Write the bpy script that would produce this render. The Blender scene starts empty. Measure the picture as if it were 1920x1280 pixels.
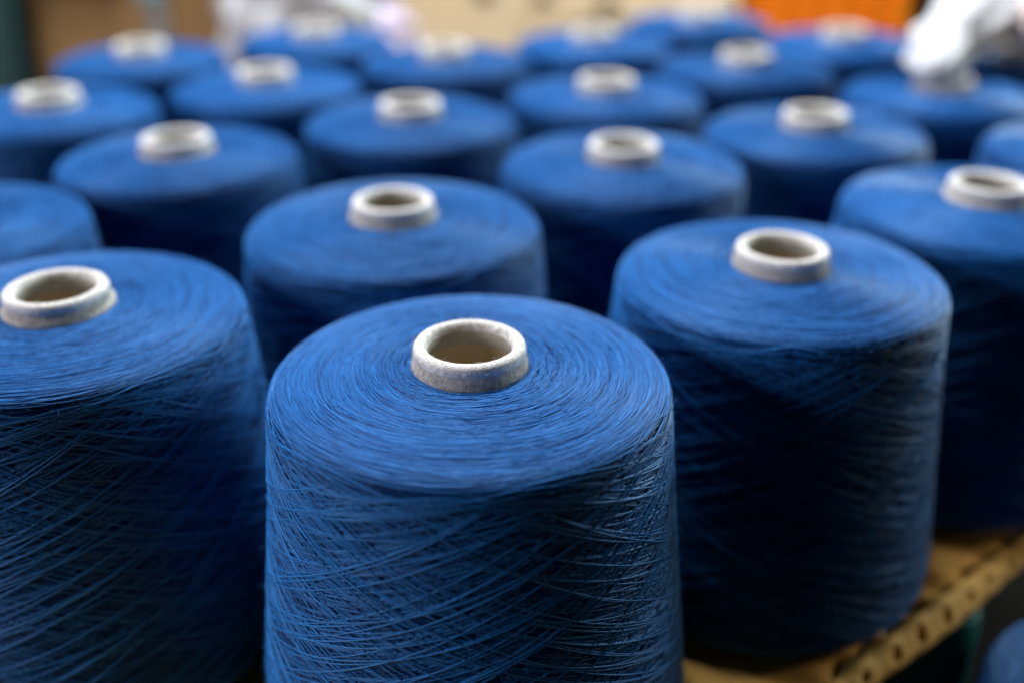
import bpy, math, random
import numpy as np
from mathutils import Vector, Matrix

random.seed(7)
SC = bpy.context.scene
COL = SC.collection
R_ = math.radians

# ------------------------------------------------------------------ camera
H = 0.205                                   # spool: tube tip above the pad
CAM_Z = H + 0.2055
cam_d = bpy.data.cameras.new('camera')
cam = bpy.data.objects.new('camera', cam_d)
COL.objects.link(cam)
cam.location = (0, 0, CAM_Z)
cam.rotation_euler = (R_(90 - 26.5), 0, 0)
cam_d.sensor_width = 36.0
cam_d.lens = 1950 / 1920 * 36.0
cam_d.clip_start = 0.02
cam_d.clip_end = 60
cam_d.dof.use_dof = True
cam_d.dof.focus_distance = 0.437
cam_d.dof.aperture_fstop = 2.1
SC.camera = cam

# ------------------------------------------------------------------ world, lamps, exposure
w = bpy.data.worlds.new('World')
SC.world = w
w.use_nodes = True
bg = w.node_tree.nodes['Background']
bg.inputs['Color'].default_value = (0.95, 0.97, 1.0, 1)
bg.inputs['Strength'].default_value = 0.012


def lamp(name, loc, aim, sx, sy, power, col):
    d = bpy.data.lights.new(name, 'AREA')
    d.shape = 'RECTANGLE'
    d.size, d.size_y = sx, sy
    d.energy = power
    d.color = col
    o = bpy.data.objects.new(name, d)
    COL.objects.link(o)
    o.location = loc
    o.rotation_euler = (Vector(aim) - Vector(loc)).to_track_quat('-Z', 'Y').to_euler()
    return o


lamp('window_light', (-2.2, 0.05, 0.88), (0, 0.6, 0.1), 1.3, 0.7, 45, (1.0, 0.94, 0.99))
lamp('side_light', (2.4, 2.15, 1.05), (0.1, 0.75, 0.1), 0.9, 0.8, 78, (0.78, 0.97, 1.0))
lamp('ceiling_light', (-0.15, 1.55, 2.1), (-0.05, 1.45, 0.0), 1.7, 0.4, 128, (0.97, 0.98, 1.0))
lamp('edge_fill_light', (1.70, 0.74, 0.60), (0.25, 0.47, 0.0), 0.22, 0.22, 4.4, (1.0, 0.80, 0.52))  # added fill that brightens the board edge, not a known fixture

SC.view_settings.view_transform = 'Standard'
SC.view_settings.look = 'None'
SC.view_settings.gamma = 1.0
SC.view_settings.exposure = 0.0
SC.render.engine = 'CYCLES'
SC.cycles.max_bounces = 4
SC.cycles.diffuse_bounces = 2
SC.cycles.glossy_bounces = 1
SC.cycles.caustics_reflective = False
SC.cycles.caustics_refractive = False
try:
    SC.cycles.use_denoising = True
    SC.cycles.denoiser = 'OPENIMAGEDENOISE'
except Exception:
    pass


# ------------------------------------------------------------------ materials
def mat(name, col, rough=0.7, spec=0.3, var=None, bump=None, tone=False, sheen=0.0, noise_scale=30, var_amt=0.5):
    m = bpy.data.materials.new(name)
    m.use_nodes = True
    nt = m.node_tree
    b = nt.nodes['Principled BSDF']
    b.inputs['Base Color'].default_value = (*col, 1)
    b.inputs['Roughness'].default_value = rough
    b.inputs['Specular IOR Level'].default_value = spec
    if sheen:
        b.inputs['Sheen Weight'].default_value = sheen
        b.inputs['Sheen Roughness'].default_value = 0.45
        b.inputs['Sheen Tint'].default_value = (0.45, 0.66, 1.0, 1)
    tc = nt.nodes.new('ShaderNodeTexCoord')
    src = None
    if var is not None:
        n = nt.nodes.new('ShaderNodeTexNoise')
        n.inputs['Scale'].default_value = noise_scale
        n.inputs['Detail'].default_value = 6
        n.inputs['Roughness'].default_value = 0.65
        nt.links.new(tc.outputs['Object'], n.inputs['Vector'])
        rp = nt.nodes.new('ShaderNodeValToRGB')
        rp.color_ramp.elements[0].position = 0.5 - 0.25
        rp.color_ramp.elements[1].position = 0.5 + 0.2
        rp.color_ramp.elements[0].color = (*var, 1)
        rp.color_ramp.elements[1].color = (*col, 1)
        nt.links.new(n.outputs['Fac'], rp.inputs['Fac'])
        src = rp.outputs['Color']
    if tone:
        a = nt.nodes.new('ShaderNodeAttribute')
        a.attribute_name = 'tone'
        mx = nt.nodes.new('ShaderNodeMix')
        mx.data_type = 'RGBA'
        mx.blend_type = 'MIX'
        nt.links.new(a.outputs['Fac'], mx.inputs['Factor'])
        mx.inputs[6].default_value = (*col, 1)
        mx.inputs[7].default_value = (*var, 1) if var else (1, 1, 1, 1)
        src = mx.outputs[2]
        oi = nt.nodes.new('ShaderNodeObjectInfo')
        mr = nt.nodes.new('ShaderNodeMapRange')
        mr.inputs['To Min'].default_value = 0.88
        mr.inputs['To Max'].default_value = 1.10
        nt.links.new(oi.outputs['Random'], mr.inputs['Value'])
        hs = nt.nodes.new('ShaderNodeHueSaturation')
        nt.links.new(mr.outputs['Result'], hs.inputs['Value'])
        nt.links.new(src, hs.inputs['Color'])
        src = hs.outputs['Color']
    if src is not None:
        nt.links.new(src, b.inputs['Base Color'])
    if bump:
        sc_, st, dist = bump
        n2 = nt.nodes.new('ShaderNodeTexNoise')
        n2.inputs['Scale'].default_value = sc_
        n2.inputs['Detail'].default_value = 5
        nt.links.new(tc.outputs['Object'], n2.inputs['Vector'])
        bp = nt.nodes.new('ShaderNodeBump')
        bp.inputs['Strength'].default_value = st
        bp.inputs['Distance'].default_value = dist
        nt.links.new(n2.outputs['Fac'], bp.inputs['Height'])
        nt.links.new(bp.outputs['Normal'], b.inputs['Normal'])
    return m


M = {}
M['thread'] = mat('blue_thread', (0.0012, 0.028, 0.135), 0.48, 0.36, var=(0.016, 0.178, 0.54), tone=True, sheen=0.06)
M['thread'].node_tree.nodes['Principled BSDF'].inputs['Specular Tint'].default_value = (0.34, 0.62, 1.0, 1)
M['core'] = mat('blue_yarn_core', (0.0015, 0.028, 0.14), 0.9, 0.05, var=(0.001, 0.022, 0.11), noise_scale=90,
                bump=(900, 0.6, 0.0006))
M['fuzz'] = mat('blue_fuzz', (0.06, 0.21, 0.55), 0.7, 0.2)
M['tube'] = mat('tube_paint', (0.60, 0.58, 0.54), 0.75, 0.15, var=(0.20, 0.19, 0.17), noise_scale=480,
                bump=(1800, 1.0, 0.0008))
M['rim'] = mat('rim_paint', (0.80, 0.79, 0.76), 0.6, 0.3, var=(0.30, 0.29, 0.27), noise_scale=420,
               bump=(1800, 0.8, 0.0006))
M['lip_shade'] = mat('tube_lip_shade', (0.42, 0.41, 0.37), 0.8, 0.2, var=(0.24, 0.235, 0.2), noise_scale=120)  # grey carries the shadow inside the tube mouth as colour
M['sleeve'] = mat('brown_paper_sleeve', (0.50, 0.39, 0.26), 0.8, 0.2, var=(0.42, 0.32, 0.2), noise_scale=70)
M['lint'] = mat('white_lint', (0.8, 0.78, 0.72), 0.8, 0.1)
M['teal'] = mat('teal_plastic', (0.008, 0.17, 0.16), 0.5, 0.3, var=(0.006, 0.13, 0.125), noise_scale=60)
M['pad'] = mat('kraft_board', (0.84, 0.50, 0.14), 0.7, 0.25, var=(0.70, 0.40, 0.10), noise_scale=35, bump=(500, 0.3, 0.0006))
M['tan'] = mat('tan_cardboard', (0.88, 0.70, 0.46), 0.8, 0.2, var=(0.80, 0.60, 0.36), noise_scale=9)
M['brown'] = mat('brown_cardboard', (0.34, 0.205, 0.085), 0.85, 0.15, var=(0.25, 0.145, 0.06), noise_scale=9)
M['slot_shade'] = mat('slot_shade_brown', (0.10, 0.065, 0.03), 0.9, 0.1, var=(0.07, 0.045, 0.02), noise_scale=20)  # shade of the carton's top slot, put into the colour
M['orange'] = mat('orange_plastic', (0.95, 0.28, 0.010), 0.4, 0.4, var=(0.90, 0.22, 0.008), noise_scale=12)
M['black'] = mat('black_plastic', (0.012, 0.014, 0.015), 0.5, 0.3, var=(0.02, 0.02, 0.02), noise_scale=12)
M['plastic'] = mat('white_plastic_film', (0.54, 0.55, 0.57), 0.5, 0.3, var=(0.44, 0.46, 0.50), noise_scale=18, bump=(45, 0.5, 0.01))
M['pink'] = mat('pale_pink_film', (0.80, 0.68, 0.66), 0.4, 0.4, var=(0.74, 0.60, 0.58), noise_scale=18, bump=(45, 0.5, 0.01))
M['lilac'] = mat('lilac_film', (0.58, 0.56, 0.72), 0.4, 0.4, var=(0.62, 0.46, 0.66), noise_scale=8, bump=(45, 0.5, 0.01))
M['steel'] = mat('dark_teal_steel', (0.02, 0.06, 0.065), 0.5, 0.4, var=(0.03, 0.07, 0.07), noise_scale=10)
M['post'] = mat('dark_post', (0.03, 0.03, 0.035), 0.5, 0.4, var=(0.05, 0.05, 0.055), noise_scale=10)
M['tape'] = mat('grey_tape', (0.26, 0.25, 0.22), 0.4, 0.4, var=(0.22, 0.24, 0.24), noise_scale=14)
M['sticker'] = mat('blue_grey_sticker', (0.22, 0.36, 0.40), 0.5, 0.3, var=(0.16, 0.27, 0.31), noise_scale=14)
M['floor'] = mat('concrete', (0.025, 0.024, 0.023), 0.9, 0.1, var=(0.016, 0.015, 0.014), noise_scale=5, bump=(60, 0.3, 0.004))
M['pallet'] = mat('pallet_wood', (0.26, 0.16, 0.075), 0.8, 0.2, var=(0.18, 0.11, 0.05), noise_scale=12)


# ------------------------------------------------------------------ helpers
def obj(name, me, parent=None, material=None):
    if material is not None and not me.materials:
        me.materials.append(material)
    o = bpy.data.objects.new(name, me)
    COL.objects.link(o)
    if parent is not None:
        o.parent = parent
    return o


def mesh_np(name, V, F, smooth=True, tone=None):
    V = np.asarray(V, np.float32)
    F = np.asarray(F, np.int32)
    k = F.shape[1]
    me = bpy.data.meshes.new(name)
    me.vertices.add(len(V))
    me.vertices.foreach_set('co', V.ravel())
    me.loops.add(F.size)
    me.loops.foreach_set('vertex_index', F.ravel())
    me.polygons.add(len(F))
    me.polygons.foreach_set('loop_start', np.arange(0, F.size, k, dtype=np.int32))
    me.polygons.foreach_set('use_smooth', np.full(len(F), smooth))
    if tone is not None:
        a = me.attributes.new('tone', 'FLOAT', 'POINT')
        a.data.foreach_set('value', np.asarray(tone, np.float32))
    me.update(calc_edges=True)
    me.validate()
    return me


def tag(o, label=None, cat=None, group=None, kind=None):
    if label: o['label'] = label
    if cat: o['category'] = cat
    if group: o['group'] = group
    if kind: o['kind'] = kind
    return o


def empty(name, loc, rz=0, rx=0, ry=0):
    o = bpy.data.objects.new(name, None)
    o.empty_display_size = 0.05
    COL.objects.link(o)
    o.location = loc
    o.rotation_euler = (rx, ry, rz)
    return o


def lathe(name, prof, n=96, wob=0.0):
    prof = np.array(prof, float)
    a = np.linspace(0, 2 * np.pi, n, endpoint=False)
    rng = np.random.default_rng(3)
    ph = rng.uniform(0, 6.28, 4)
    wv = 1 + wob * (np.sin(2 * a + ph[0]) * .5 + np.sin(3 * a + ph[1]) * .4 + np.sin(7 * a + ph[2]) * .25)
    V = np.stack([np.outer(prof[:, 0], np.cos(a) * wv), np.outer(prof[:, 0], np.sin(a) * wv),
                  np.repeat(prof[:, 1:2], n, 1)], -1).reshape(-1, 3)
    m = len(prof)
    i, j = np.meshgrid(np.arange(m - 1), np.arange(n), indexing='ij')
    j2 = (j + 1) % n
    F = np.stack([i * n + j, i * n + j2, (i + 1) * n + j2, (i + 1) * n + j], -1).reshape(-1, 4)
    return mesh_np(name, V, F)


def box_vf(c, s, R=None):
    c = np.array(c, float); s = np.array(s, float) / 2
    V = np.array([[x, y, z] for x in (-1, 1) for y in (-1, 1) for z in (-1, 1)], float) * s
    if R is not None: V = V @ np.array(R).T
    F = [[0, 1, 3, 2], [4, 6, 7, 5], [0, 4, 5, 1], [2, 3, 7, 6], [0, 2, 6, 4], [1, 5, 7, 3]]
    return V + c, F


def box(name, c, s, material, parent=None, bevel=0.003, R=None):
    V, F = box_vf(c, s, R)
    me = mesh_np(name, V, F, smooth=False)
    o = obj(name, me, parent, material)
    if bevel:
        b = o.modifiers.new('bevel', 'BEVEL')
        b.width = bevel
        b.segments = 2
    return o


# ------------------------------------------------------------------ yarn package: profile and threads
def profile(base_r, top_r):
    """outer outline of the wound yarn, bottom to tube, as (r, z)"""
    t, u = base_r, top_r
    return np.array([(t - .010, .003), (t - .003, .008), (t, .020), (t - (t - u) * .35, .07), (t - (t - u) * .72, .124),
                     (u, .170), (u - .0004, .1785), (u - .0012, .1838), (u - .0034, .1876), (u - .0080, .1897), (u - .0160, .1912),
                     (.066, .1925), (.050, .1936), (.036, .1940), (.0255, .1936)])


class Surf:
    def __init__(self, prof):
        # smooth the polyline with Catmull-Rom and tabulate by arc length
        P = np.vstack([2 * prof[0] - prof[1], prof, 2 * prof[-1] - prof[-2]])
        out = []
        for i in range(1, len(P) - 2):
            for t in np.linspace(0, 1, 14, endpoint=False):
                p0, p1, p2, p3 = P[i - 1:i + 3]
                out.append(.5 * ((2 * p1) + (-p0 + p2) * t + (2 * p0 - 5 * p1 + 4 * p2 - p3) * t * t + (-p0 + 3 * p1 - 3 * p2 + p3) * t ** 3))
        out.append(prof[-1])
        self.q = np.array(out)
        d = np.linalg.norm(np.diff(self.q, axis=0), axis=1)
        self.s = np.concatenate([[0], np.cumsum(d)])
        tg = np.gradient(self.q, self.s, axis=0)
        tg /= np.linalg.norm(tg, axis=1)[:, None]
        self.n = np.stack([tg[:, 1], -tg[:, 0]], -1)
        self.L = self.s[-1]
        self.rmax = self.q[np.argmax(self.q[:, 1] > .1858), 0]

    def at(self, s):
        r = np.interp(s, self.s, self.q[:, 0]); z = np.interp(s, self.s, self.q[:, 1])
        nr = np.interp(s, self.s, self.n[:, 0]); nz = np.interp(s, self.s, self.n[:, 1])
        return r, z, nr, nz

    def s_of_r(self, r):            # on the top face
        top = self.s > self.s[np.argmax(self.q[:, 1] > .185)]
        return np.interp(-r, -self.q[top, 0], self.s[top])

    def s_of_z(self, z):
        k = self.q[:, 1] < .186
        return np.interp(z, self.q[k, 1], self.s[k])


class Threads:
    def __init__(self, surf, seed):
        self.S = surf
        self.g = np.random.default_rng(seed)
        self.V, self.F, self.T = [], [], []
        self.nv = 0

    def add(self, phi, s, off, rad, tone, sides=4):
        """one thread: half-round ridge along the path phi(s) lying off above the surface"""
        r, z, nr, nz = self.S.at(np.clip(s, 0, self.S.L))
        c, sn = np.cos(phi), np.sin(phi)
        N = np.stack([nr * c, nr * sn, nz], -1)
        P = np.stack([r * c, r * sn, z], -1) + N * np.asarray(off)[..., None]
        T = np.gradient(P, axis=0)
        T /= np.linalg.norm(T, axis=1)[:, None] + 1e-12
        W = np.cross(T, N)
        W /= np.linalg.norm(W, axis=1)[:, None] + 1e-12
        be = np.linspace(-.35, np.pi + .35, sides)
        rad = np.broadcast_to(rad, phi.shape)
        X = P[:, None] + rad[:, None, None] * (np.cos(be)[None, :, None] * W[:, None] + np.sin(be)[None, :, None] * N[:, None])
        m = len(phi)
        i, j = np.meshgrid(np.arange(m - 1), np.arange(sides - 1), indexing='ij')
        b = self.nv
        F = np.stack([b + i * sides + j, b + i * sides + j + 1, b + (i + 1) * sides + j + 1, b + (i + 1) * sides + j], -1).reshape(-1, 4)
        self.V.append(X.reshape(-1, 3)); self.F.append(F)
        tn = np.clip(np.broadcast_to(tone, phi.shape), 0, 1)
        self.T.append(np.repeat(tn, sides))
        self.nv += m * sides

    def wobble(self, phi, amp, f0=3):
        g = self.g
        o = np.zeros_like(phi)
        for k in (1, 2.3, 4.1):
            o += np.sin(phi * f0 * k * g.uniform(.8, 1.2) + g.uniform(0, 6.28)) * amp / k
        return o

    def traverse(self, alpha, s_top, off, rad, tone, step=.07, eps=None, s_bot=.004):
        """side winding: climbs to its turning point near the shoulder, then falls"""
        g = self.g
        k = .098 * math.tan(alpha)
        eps = eps if eps is not None else g.uniform(.002, .010)
        span = (s_top + eps - s_bot) / k
        phi = np.arange(-span, span, step)
        # finer steps where the path turns
        fine = np.arange(-.5, .5, step * .5)
        phi = np.unique(np.concatenate([phi[np.abs(phi) > .5], fine]))
        s = s_top + eps - np.sqrt((k * phi) ** 2 + eps ** 2)
        s = s + self.wobble(phi, .00022)
        o = off + self.wobble(phi, .00010, 2)
        ph = phi + g.uniform(0, 2 * np.pi)
        rr = rad * (1 + self.wobble(phi, .12, 9))
        self.add(ph, s, np.full_like(phi, 0) + o, rr, tone + self.wobble(phi, .06, 5))

    def helix(self, alpha, sgn, s_mid, half, off, rad, tone, step=.06):
        """a stretch of a proud thread, its ends dipping under its neighbours"""
        g = self.g
        phi = np.arange(-half, half, step)
        k = .098 * math.tan(alpha) * sgn
        s = s_mid + k * phi + self.wobble(phi, .0004)
        keep = (s > .004) & (s < self.S.s_of_z(.180))
        phi, s = phi[keep], s[keep]
        if len(phi) < 6: return
        e = np.minimum(phi - phi[0], phi[-1] - phi)
        o = off - .0011 * np.exp(-e / .10)
        self.add(phi + g.uniform(0, 6.2832), s, o, rad * (1 + self.wobble(phi, .12, 9)), tone + self.wobble(phi, .06, 5))

    def top_arc(self, r0, off, rad, tone, step=.055, spread=1.0):
        g = self.g
        half = g.uniform(.25, 1.1) * spread
        phi = np.arange(-half, half, step)
        kap = g.uniform(.0015, .012)
        eps = g.uniform(.002, .006)
        sg = g.choice([1, 1, -1])
        r = r0 + sg * (np.sqrt((kap * phi) ** 2 + eps ** 2) - eps) + self.wobble(phi, .00018, 2)
        r = np.clip(r, .0258, self.S.rmax)
        s = self.S.s_of_r(r)
        e = np.minimum(phi - phi[0], phi[-1] - phi)
        o = off - .0010 * np.exp(-e / .07) + self.wobble(phi, .00008, 3)
        self.add(phi + g.uniform(0, 6.2832), s, o, rad * (1 + self.wobble(phi, .12, 9)), tone + self.wobble(phi, .07, 5))

    def mesh(self, name):
        return mesh_np(name, np.concatenate(self.V), np.concatenate(self.F), True, np.concatenate(self.T))


def winding(name, surf, seed, n_side, n_proud, n_top, step):
    t = Threads(surf, seed)
    g = t.g
    s_sh = surf.s_of_z(.1850)
    for i in range(n_side):                      # dense crossed layer
        a = R_(g.normal(20, 2.5))
        t.traverse(a, s_sh + g.normal(.001, .004), g.uniform(-.0010, -.0003), .00023, g.beta(1.0, 4), step)  # low tone paints the shade between strands into the under layer
    for i in range(n_proud):                     # threads standing proud of it
        a = R_(g.normal(21, 3.5))
        sg, sm, of = g.choice([-1, 1]), g.uniform(.004, s_sh), g.uniform(.0000, .0005)
        if i % 3 == 0:                           # single long strands right on top
            a = R_(g.normal(25, 4.5))
            t.helix(a, sg, sm, g.uniform(1.5, 4.0), g.uniform(.0006, .0012), g.uniform(.00022, .00030), g.uniform(.75, 1.0), step)  # high tone paints highlights onto these strands
        else:
            t.helix(a, sg, sm, g.uniform(.5, 2.0), of, g.uniform(.00019, .00027), g.beta(1.6, 2.0), step)
    for i in range(n_proud // 4):                # last windings, over the shoulder
        a = R_(g.normal(16, 3))
        t.traverse(a, s_sh + g.normal(-.001, .0035), g.uniform(.0000, .0006), .00033, g.beta(2, 2), step, eps=g.uniform(.003, .014),
                   s_bot=s_sh - g.uniform(.03, .14))
    for i in range(n_top):                       # the layered turns that make the top face
        r0 = math.sqrt(g.uniform(.0262 ** 2, surf.rmax ** 2))
        t.top_arc(r0, g.uniform(-.0007, .0005), g.uniform(.00017, .00027), g.normal(.40, .17), step * .95)
    return t.mesh(name)


def fibres(name, surf, seed, n, lo, hi, rad, s_rng):
    """short loose fibres standing off the surface: thin three-sided slivers"""
    g = np.random.default_rng(seed)
    V, F, b = [], [], 0
    for i in range(n):
        s = g.uniform(*s_rng); ph = g.uniform(0, 6.2832)
        r, z, nr, nz = surf.at(s)
        c, sn = math.cos(ph), math.sin(ph)
        N = np.array([nr * c, nr * sn, nz]); E = np.array([-sn, c, 0.]); U = np.cross(N, E)
        p = np.array([r * c, r * sn, z]) + N * .0003
        L = g.uniform(lo, hi)
        d = N * (g.uniform(.05, .7) if i % 4 else g.uniform(.8, 2.2)) + E * g.normal() + U * g.normal() * .6
        d /= np.linalg.norm(d)
        curl = g.normal(size=3) * .7
        pts = [p]
        for k in range(4):
            d = d + curl * .35 - N * .12
            d /= np.linalg.norm(d)
            pts.append(pts[-1] + d * L / 4)
        pts = np.array(pts)
        a1 = np.cross(d, N + .01); a1 /= np.linalg.norm(a1); a2 = np.cross(d, a1)
        for q in pts:
            for k in range(3):
                an = k * 2.0944
                V.append(q + rad * (math.cos(an) * a1 + math.sin(an) * a2))
        for k in range(4):
            for j in range(3):
                j2 = (j + 1) % 3
                F.append([b + k * 3 + j, b + k * 3 + j2, b + (k + 1) * 3 + j2, b + (k + 1) * 3 + j])
        b += 15
    return mesh_np(name, V, F)


PROF = {'wide': profile(.1062, .0908), 'slim': profile(.0965, .0880)}
SURF = {k: Surf(v) for k, v in PROF.items()}


def core_mesh(name, key):
    q = SURF[key].q.copy()
    n = SURF[key].n
    q = q - n * .0010
    q = q[::4]
    q = np.vstack([[.024, .003], q, [.0246, .1925]])
    return lathe(name, q, 128)


ME = {
    'core_wide': core_mesh('wound_yarn', 'wide'), 'core_slim': core_mesh('wound_yarn_slim', 'slim'),
    'wind_front': winding('thread_winding_front', SURF['wide'], 11, 300, 400, 3900, .062),
    'wind_near': winding('thread_winding_near', SURF['wide'], 23, 220, 300, 2600, .085),
    'wind_far': winding('thread_winding_far', SURF['slim'], 37, 130, 150, 1300, .12),
    'fuzz': fibres('fuzz', SURF['wide'], 5, 12000, .0010, .0045, .000045, (.02, SURF['wide'].L)),
}
for k in ('core_wide', 'core_slim'): ME[k].materials.append(M['core'])
for k in ('wind_front', 'wind_near', 'wind_far'): ME[k].materials.append(M['thread'])
ME['fuzz'].materials.append(M['fuzz'])

tube_out = [(.0300, .0), (.0300, .05), (.0270, .150), (.0264, H - .0125), (.0260, H - .0095), (.0255, H - .0075), (.0250, H - .0062), (.0249, H - .0052),
            (.0251, H - .0042), (.0251, H - .0030), (.0248, H - .0017), (.0241, H - .0007), (.0230, H - .0001), (.0218, H), (.0206, H - .0004),
            (.0198, H - .0013), (.0192, H - .0026), (.0189, H - .0040)]
tube_lip = [(.0189, H - .0040), (.0188, H - .0055), (.0191, H - .0075), (.0196, H - .0100), (.0198, H - .0112), (.0204, H - .0116)]
tube_slv = [(.0204, H - .0116), (.0212, H - .022), (.0228, .12), (.0262, .03), (.0272, .0), (.0300, .0)]
tube_rim = tube_out[7:]
tube_wall = tube_out[:8]
ME['tube'] = lathe('cone_tube', tube_wall, 96, .006)
ME['rim'] = lathe('rim', tube_rim, 96, .006)
ME['rim'].materials.append(M['rim'])
ME['lip'] = lathe('inner_lip', tube_lip, 96, .006)
ME['sleeve'] = lathe('inner_sleeve', tube_slv, 64, .004)
ME['tube'].materials.append(M['tube']); ME['lip'].materials.append(M['lip_shade']); ME['sleeve'].materials.append(M['sleeve'])
step_wall = [(.0300, .0), (.0300, .05), (.0276, .150), (.0272, H - .0125), (.0270, H - .0098), (.0263, H - .0088), (.0246, H - .0080), (.0240, H - .0066), (.0242, H - .0054)]
step_rim = [(.0242, H - .0054), (.0250, H - .0048)] + tube_out[9:]
ME['tube_step'] = lathe('cone_tube_stepped', step_wall, 96, .006)
ME['rim_step'] = lathe('rim_stepped', step_rim, 96, .008)
ME['tube_step'].materials.append(M['tube']); ME['rim_step'].materials.append(M['rim'])
lint_surf = Surf(np.array(tube_out[3:]))
ME['lint'] = fibres('lint', lint_surf, 8, 650, .0005, .0024, .000025, (.0, lint_surf.L * .85))
ME['lint'].materials.append(M['lint'])
ME['teal_tube'] = ME['tube'].copy(); ME['teal_tube'].materials.clear(); ME['teal_tube'].materials.append(M['teal'])


def spool(loc, label, group, key='slim', wind='wind_far', rz=0., rx=0., ry=0., fuzz=False, tube='tube', sxy=1.0, name='yarn_spool'):
    t = empty(name, loc, rz, R_(rx), R_(ry))
    tag(t, label, 'yarn spool', group)
    y = obj('wound_yarn', ME['core_' + key], t)
    y.scale = (sxy, sxy, 1)
    tag(obj('thread_winding', ME[wind], y), kind='stuff')
    if fuzz:
        tag(obj('fuzz', ME['fuzz'], y), kind='stuff')
    c = obj('cone_tube', ME[tube], t)
    obj('rim', ME['rim_step' if tube == 'tube_step' else 'rim'], c)
    obj('inner_lip', ME['lip'], c)
    obj('inner_sleeve', ME['sleeve'], c)
    if fuzz:
        tag(obj('lint', ME['lint'], c), kind='stuff')
    return t


# ------------------------------------------------------------------ setting: floor and the kraft board the spools stand on
FLOOR_Z = -0.222
fl = obj('floor', mesh_np('floor', [(-6, -3, FLOOR_Z), (6, -3, FLOOR_Z), (6, 9, FLOOR_Z), (-6, 9, FLOOR_Z)], [[0, 1, 2, 3]], False), None, M['floor'])
tag(fl, kind='structure')

P0 = np.array([0.2498, 0.4781]); EV = np.array([0.7802, 0.6255]); NV = np.array([0.6255, -0.7802])
PADT = .015


def pad_pt(a, inward, z): return (*(P0 + EV * a - NV * inward), z)


board = empty('kraft_board', pad_pt(.1, .5, -PADT))
tag(board, 'tan kraft board with a wavy fluted edge under the spools', 'board')


def rel(o):
    o.location = (-board.location.x, -board.location.y, -board.location.z)
    return o


A0, A1, INW = -.52, .74, 1.0
# two liner sheets, the upper one with a wavy outer rim
na = 260
aa = np.linspace(A0, A1, na)


def wave(a):
    return .0022 * np.sin(a * 2 * np.pi / .0255 + 1.0) + .0016 * np.sin(a * 41 + .4) + .0012 * np.sin(a * 97)


def sheet(name, z0, z1, extra, drop=0.0):
    V = []
    for a in aa:
        o = extra + wave(a)
        lift = .0016 * math.sin(a * 2 * math.pi / .0255 + 2.2) + .0012 * math.sin(a * 63)
        for inw, z in ((-o, z1 + lift - drop), (-o, z0 + lift * .6 - drop), (.014, z1 + lift * .4), (.014, z0), (INW, z1), (INW, z0)):
            V.append(pad_pt(a, inw, z))
    F = []
    for i in range(na - 1):
        b, c = i * 6, i * 6 + 6
        F += [[b, b + 1, c + 1, c], [b + 2, b, c, c + 2], [b + 4, b + 2, c + 2, c + 4], [b + 1, b + 3, c + 3, c + 1], [b + 3, b + 5, c + 5, c + 3], [b + 5, b + 4, c + 4, c + 5]]
    return rel(obj(name, mesh_np(name, V, F, True), board, M['pad']))


sheet('top_liner', -.0026, -.0002, -.0060)
sheet('bottom_liner', -PADT, -PADT + .0022, -.0050)


# the rim: one pressed band sloping outward, pierced by a row of oval hollows
def rim_band():
    V, F = [], []
    pit, n, rows = .0255, 24, 6
    rgf = random.Random(2)

    def place(al, v, dep):
        """al along the edge, v -1 (outer, low) .. 1 (inner, high), dep into the band"""
        sc = .0006 * math.cos(al * 2 * math.pi / pit) + .0020 * math.sin(al * 31 + 2.0) + .0010 * math.sin(al * 23 + 1)
        out = .0046 - .0060 * v + .0016 * (1 - v * v) + sc * (.7 if v < 0 else .3)
        z = -.0046 + .0054 * v + .0026 * (1 - v * v) + (sc * 1.1 if v > 0 else sc * .2)
        return pad_pt(al, -out + dep * .5, z - dep * .87)
    nn = int((A1 - A0 - .04) / pit)
    for c in range(nn):
        a0 = A0 + .02 + (c + .5) * pit
        hx, hz = rgf.uniform(-.002, .002), rgf.uniform(-.15, .05)
        hs = rgf.uniform(1.05, 1.4)
        b = len(V)
        for k in range(n):
            t = 2 * math.pi * k / n
            cx, cz = math.cos(t), math.sin(t)
            m = max(abs(cx), abs(cz))
            ox, oz = cx / m, cz / m
            ix, iz = hx + hs * (.0026 * cx + .0014 * cz), hz - .12 + hs * .30 * cz
            V.append(place(a0 + ox * pit / 2, oz, .004))
            for f in (0, .45, .85, 1.0):
                V.append(place(a0 + ox * pit / 2 * (1 - f) + ix * f, oz * (1 - f) + iz * f, .0007 if f == 1.0 else 0))
            V.append(place(a0 + ix * .9, iz, .016))
        for k in range(n):
            p, q = b + k * rows, b + ((k + 1) % n) * rows
            onside = abs(math.cos(2 * math.pi * (k + .5) / n)) > abs(math.sin(2 * math.pi * (k + .5) / n))
            for j in range(rows - 1):
                if j == 0 and onside: continue
                F.append([p + j, q + j, q + j + 1, p + j + 1])
    return mesh_np('pierced_rim', V, F, True)


rel(obj('pierced_rim', rim_band(), board, M['pad']))

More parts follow.
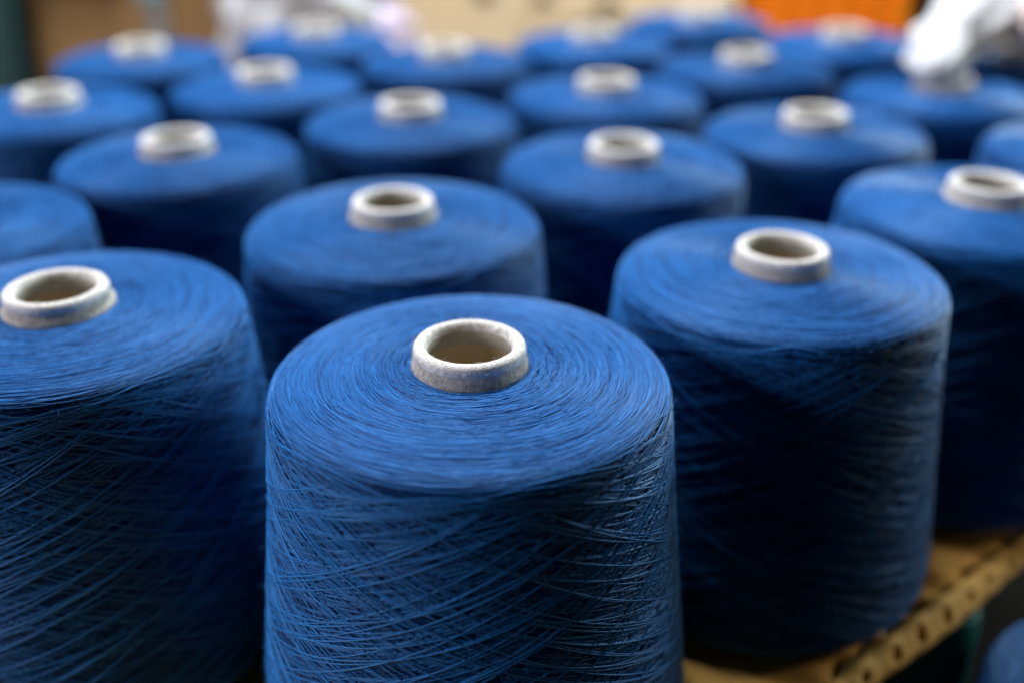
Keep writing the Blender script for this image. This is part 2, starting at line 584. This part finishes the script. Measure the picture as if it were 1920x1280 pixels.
# ------------------------------------------------------------------ spools
G = 'blue yarn spools standing upright on the board'
sp = [
    # x, y, label, key, winding, fuzz
    (-.0189, .4122, 'sharpest blue yarn spool, front centre, lint on its dusty white tube rim', 'wide', 'wind_front', True),
    (-.0730, .6080, 'blue yarn spool directly behind the sharp front spool, its tube standing clear', 'wide', 'wind_near', False),
    (.1471, .5286, 'slightly blurred blue yarn spool touching the yellowish board edge, bottom visible', 'wide', 'wind_near', True),
    (-.2268, .4741, 'large blue yarn spool with its tube cut by the left picture edge', 'wide', 'wind_front', True),
    (-.2450, .7497, 'blurred blue yarn spool two places behind the big one at the left edge', 'slim', 'wind_far', False),
    (.0800, .7360, 'blurred blue yarn spool in the gap between the sharp spool and the board-edge spool', 'slim', 'wind_far', False),
    (-.0841, .8564, 'blurred blue yarn spool straight behind the second spool of the centre column', 'slim', 'wind_far', False),
    (.2450, .8239, 'blurred blue yarn spool behind the board-edge spool, bright-sided tube, in front of orange crate', 'slim', 'wind_far', False),
    (-.3990, .8951, 'blurred blue yarn spool at the left edge, just before the brown carton', 'slim', 'wind_far', False),
    (.0840, .9443, 'blurred blue yarn spool below the tan carton holes, right of centre', 'slim', 'wind_far', False),
    (-.2290, .9838, 'blurred blue yarn spool below the white sack, in the row before it', 'slim', 'wind_far', False),
    (.2340, .0628 + 1, 'blurred blue yarn spool below the left end of the orange crate', 'slim', 'wind_far', False),
    (.3060, .6410, 'blue yarn spool whose tube nearly touches the right picture edge', 'slim', 'wind_near', False),
    (-.3850, 1.1094, 'blurred blue yarn spool directly in front of the taped brown carton', 'slim', 'wind_far', False),
    (-.3520, .6033, 'blue yarn spool cut at the left edge behind the big one, tube out of view', 'slim', 'wind_far', False),
    (.4460, .7652, 'blue yarn spool of which only a sliver of top shows at the right edge', 'slim', 'wind_far', False),
    (.3921, .9485, 'blurred blue yarn spool with white plastic drooping over its tube', 'slim', 'wind_far', False),
    (.5220, 1.0837, 'blurred blue yarn spool at far right beneath the white plastic', 'slim', 'wind_far', False),
    (-.2250, 1.2163, 'very blurred blue yarn spool right against the white sack', 'slim', 'wind_far', False),
    (-.0690, 1.0983, 'very blurred blue yarn spool before the left end of the tan carton', 'slim', 'wind_far', False),
    (.0900, 1.1908, 'very blurred blue yarn spool before the holes of the tan carton', 'slim', 'wind_far', False),
    (.2310, 1.3259, 'farthest blue yarn spool, between the tan carton and the orange crate', 'slim', 'wind_far', False),
    (.3720, 1.1979, 'very blurred blue yarn spool before the middle of the orange crate', 'slim', 'wind_far', False),
]
rg = random.Random(4)
for i, (x, y, lab, key, wd, fz) in enumerate(sp):
    spool((x, y, 0.0), lab, G, key, wd, rz=rg.uniform(0, 6.28) if i else 2.0, fuzz=fz, sxy=.982 if i == 2 else 1.0,
          tube='tube_step' if i in (1, 3, 4, 8, 12, 16) else 'tube', rx=rg.uniform(-.8, .8) if i > 3 else 0, ry=rg.uniform(-.8, .8) if i > 3 else 0)
spool((.356, .424, -PADT - H - .001), 'blue yarn spool one layer down, in the bottom right corner', None, 'slim', 'wind_far', rz=1.0)
tt = empty('empty_tube', (*(P0 - NV * .012 + EV * .034), FLOOR_Z + .001))
tag(tt, 'teal empty tube half hidden under the board edge', 'tube')
tb = obj('cone_tube', ME['teal_tube'], tt)
tb.scale = (.9, .9, .96)
ME['teal_rim'] = ME['rim'].copy(); ME['teal_rim'].materials.clear(); ME['teal_rim'].materials.append(M['teal'])
obj('rim', ME['teal_rim'], tb)
obj('inner_lip', ME['lip'], tb)

# ------------------------------------------------------------------ things behind the spools
# tan carton with a row of round vent holes in its front


def holed_panel(name, x0, x1, z0, z1, y, thick, holes, rad, material, parent):
    """front panel with round openings, as one sheet of real thickness"""
    n = 24
    V, F = [], []
    xs = [x0] + [(holes[i][0] + holes[i + 1][0]) / 2 for i in range(len(holes) - 1)] + [x1]

    def q(p):
        b = len(V); V.extend([(a[0], y, a[1]) for a in p]); F.append([b, b + 1, b + 2, b + 3])
    zc0, zc1 = holes[0][1] - .05, holes[0][1] + .05
    q([(x0, z0), (x1, z0), (x1, zc0), (x0, zc0)]); q([(x0, zc1), (x1, zc1), (x1, z1), (x0, z1)])
    for i, (hx, hz) in enumerate(holes):
        l, r = xs[i], xs[i + 1]
        ring, outr = [], []
        for k in range(n):
            t = 2 * math.pi * (k + .5) / n
            cx, cz = math.cos(t), math.sin(t)
            ring.append((hx + rad * cx, hz + rad * cz))
            m = max(abs(cx), abs(cz))
            ox, oz = cx / m, cz / m
            outr.append((hx + ((r - hx) if ox > 0 else (hx - l)) * ox, hz + .05 * oz))
        b = len(V)
        V.extend([(p[0], y, p[1]) for p in ring]); V.extend([(p[0], y, p[1]) for p in outr]); V.extend([(p[0], y + thick, p[1]) for p in ring])
        for k in range(n):
            k2 = (k + 1) % n
            F.append([b + k, b + k2, b + n + k2, b + n + k]); F.append([b + k, b + 2 * n + k, b + 2 * n + k2, b + k2])
    return obj(name, mesh_np(name, V, F, False), parent, material)


def carton(name, label, x0, x1, y0, y1, z1, material, cat='carton', holes=None):
    t = empty(name, ((x0 + x1) / 2, (y0 + y1) / 2, FLOOR_Z))
    tag(t, label, cat)
    ox, oy, oz = t.location
    z0 = FLOOR_Z + .001 - oz
    z1 -= oz
    a, b, c, d = x0 - ox, x1 - ox, y0 - oy, y1 - oy
    if holes:
        holed_panel('front_panel', a, b, z0, z1, c, .006, [(hx - ox, hz - oz) for hx, hz in holes], .022, material, t)
    else:
        box('front_panel', ((a + b) / 2, c + .003, (z0 + z1) / 2), (b - a, .006, z1 - z0), material, t, .002)
    box('back_panel', ((a + b) / 2, d - .003, (z0 + z1) / 2), (b - a, .006, z1 - z0), material, t, .002)
    for xx in (a + .003, b - .003):
        box('side_panel', (xx, (c + d) / 2, (z0 + z1) / 2), (.006, d - c - .014, z1 - z0), material, t, .002)
    box('bottom_panel', ((a + b) / 2, (c + d) / 2, z0 + .004), (b - a - .014, d - c - .014, .006), material, t, .001)
    for s in (-1, 1):
        box('top_flap', ((a + b) / 2, (c + d) / 2 + s * (d - c) / 4, z1 + .004), (b - a, (d - c) / 2 - .002, .006), material, t, .002)
    return t


carton('tan_carton', 'pale tan carton with dark round holes, behind the spools', -.246, .478, 2.30, 2.75, .36, M['tan'],
       holes=[(-.058, .082), (.063, .078), (.203, .066)])
bc = carton('brown_carton', 'dark brown carton with a grey tape seam, at the far left', -.735, -.432, 1.64, 2.05, .30, M['brown'])
ox, oy, oz = bc.location
box('tape_strip', (-.540 - ox, 1.638 - oy, .03 - oz), (.030, .002, .40), M['tape'], bc, 0)
st_ = box('label_sticker', (-.545 - ox, 1.6355 - oy, .186 - oz), (.045, .002, .030), M['sticker'], bc, 0)
box('slot_shade_strip', (-.66 - ox, 1.632 - oy, .196 - oz), (.140, .012, .030), M['slot_shade'], bc, .002)  # dark strip painting in the shade of a recessed slot

cab = empty('steel_cabinet', (-.93, 1.8, FLOOR_Z))
tag(cab, 'dark teal steel cabinet at the extreme left edge', 'cabinet')
box('cabinet_body', (0, 0, .40), (.36, .40, .80), M['steel'], cab, .006)
box('cabinet_door', (0, -.206, .40), (.33, .010, .74), M['steel'], cab, .004)
po = empty('rack_post', (-.418, 1.60, FLOOR_Z))
tag(po, 'dark upright post between the brown carton and the white sack', 'post')
box('upright', (0, 0, .331), (.030, .030, .65), M['post'], po, .003)
box('foot_plate', (0, 0, .004), (.07, .07, .006), M['post'], po, .002)


# orange crate: ribbed walls, rim, open slots
def crate(name, label, x0, x1, y0, y1, z0, z1, material, ribs):
    t = empty(name, ((x0 + x1) / 2, (y0 + y1) / 2, z0))
    tag(t, label, 'crate')
    a, c, hh = (x1 - x0) / 2, (y1 - y0) / 2, z1 - z0
    for s in (-1, 1):
        box('long_wall', (0, s * (c - .004), hh / 2), (2 * a - .002, .008, hh - .02), material, t, .002)
        box('short_wall', (s * (a - .004), 0, hh / 2), (.008, 2 * c - .020, hh - .02), material, t, .002)
        box('rim', (0, s * (c + .012), hh - .012), (2 * a + .02, .040, .024), material, t, .004)
    box('crate_floor', (0, 0, .006), (2 * a - .02, 2 * c - .02, .010), material, t, .002)
    for i in range(ribs):
        x = -a + .012 + (2 * a - .024) * i / (ribs - 1)
        box('rib', (x, -c - .014, hh / 2 - .012), (.024, .030, hh - .03), material, t, .003)
    for z in (.05, hh * .42, hh * .72):
        box('ledge', (0, -c - .004, z), (2 * a, .009, .010), material, t, .002)
    return t


crate('orange_crate', 'bright orange ribbed plastic crate behind the spools', .500, .850, 2.35, 2.75, FLOOR_Z + .001, .32, M['orange'], 6)
pl = empty('wood_block', (1.05, 2.70, FLOOR_Z))
tag(pl, 'brown wooden block stack under the black crate', 'wood block')
for i in range(3):
    box('plank', (0, 0, .036 + .072 * i), (.30, .34, .068), M['pallet'], pl, .003)
crate('black_crate', 'black plastic crate between the orange crate and the white plastic', .885, 1.25, 2.53, 2.87, FLOOR_Z + .2155, .40, M['black'], 5)


# soft film bags: one continuous crumpled skin swept along a bent line
def film(name, label, cat, pts, radii, material, seed, flat=.75, parent=None):
    pts = np.array(pts, float); radii = np.array(radii, float)
    t = np.linspace(0, len(pts) - 1, 70)
    k = np.arange(len(pts))

    def sm(v):
        P = np.vstack([2 * v[0] - v[1], v, 2 * v[-1] - v[-2]])
        out = []
        for u in t:
            i = min(int(u), len(v) - 2); f = u - i
            p0, p1, p2, p3 = P[i:i + 4]
            out.append(.5 * ((2 * p1) + (-p0 + p2) * f + (2 * p0 - 5 * p1 + 4 * p2 - p3) * f * f + (-p0 + 3 * p1 - 3 * p2 + p3) * f ** 3))
        return np.array(out)
    P = sm(pts); Rr = np.maximum(sm(radii[:, None])[:, 0], .002)
    T = np.gradient(P, axis=0); T /= np.linalg.norm(T, axis=1)[:, None]
    up = np.array([0, 0, 1.0]) if abs(T[len(T) // 2][2]) < .9 else np.array([0, 1.0, 0])
    n = 48
    g = np.random.default_rng(seed)
    ph = g.uniform(0, 6.28, 12)
    V = []
    for i in range(len(P)):
        A = np.cross(up, T[i]); A /= np.linalg.norm(A); B = np.cross(T[i], A)
        for j in range(n):
            a = 2 * math.pi * j / n
            cr = (1 + .10 * math.sin(5 * a + i * .16 + ph[0]) + .07 * math.sin(9 * a - i * .23 + ph[1]) + .06 * math.sin(3 * a + i * .41 + ph[2])
                  + .05 * math.sin(14 * a + i * .5 + ph[3]) + .05 * math.sin(i * .9 + ph[4] + 2 * a))
            V.append(P[i] + Rr[i] * cr * (math.cos(a) * A + flat * math.sin(a) * B))
    F = []
    for i in range(len(P) - 1):
        for j in range(n):
            j2 = (j + 1) % n
            F.append([i * n + j, i * n + j2, (i + 1) * n + j2, (i + 1) * n + j])
    V = np.array(V)
    base = np.array([V[:, 0].mean(), V[:, 1].mean(), V[:, 2].min()])
    o = obj(name, mesh_np(name, V - base, F), parent, material)
    o.location = base
    tag(o, label, cat)
    return o


film('white_plastic_wrap', 'crumpled white plastic wrap drooping over a spool at upper right', 'plastic wrap',
     [(.374, .925, .213), (.378, .940, .215), (.402, .995, .222), (.444, 1.040, .240), (.476, 1.10, .262), (.50, 1.20, .285), (.54, 1.30, .300), (.56, 1.36, .29)],
     [.006, .018, .029, .034, .040, .050, .050, .01], M['plastic'], 3, .75)
film('pink_bag', 'pale pink film bag at the right edge by the white plastic', 'bag',
     [(.487, 1.032, .218), (.490, 1.033, .224), (.506, 1.04, .242), (.540, 1.05, .264), (.580, 1.06, .275), (.585, 1.06, .276)], [.004, .018, .026, .032, .03, .004], M['pink'], 5, .8)
film('white_sack', 'stuffed white plastic sack behind the spools, left of the tan carton', 'sack',
     [(-.315, 1.50, FLOOR_Z + .004), (-.315, 1.50, FLOOR_Z + .02), (-.31, 1.50, -.05), (-.30, 1.50, .08), (-.295, 1.49, .19), (-.29, 1.50, .26), (-.29, 1.50, .28)],
     [.02, .10, .108, .104, .098, .065, .01], M['plastic'], 9, .62)
film('lilac_bag', 'small lilac film bag beside the white sack', 'bag',
     [(-.185, 1.545, FLOOR_Z + .003), (-.185, 1.545, FLOOR_Z + .02), (-.185, 1.545, 0), (-.188, 1.54, .12), (-.19, 1.54, .165), (-.19, 1.54, .18)],
     [.01, .05, .055, .05, .035, .004], M['lilac'], 12, .8)
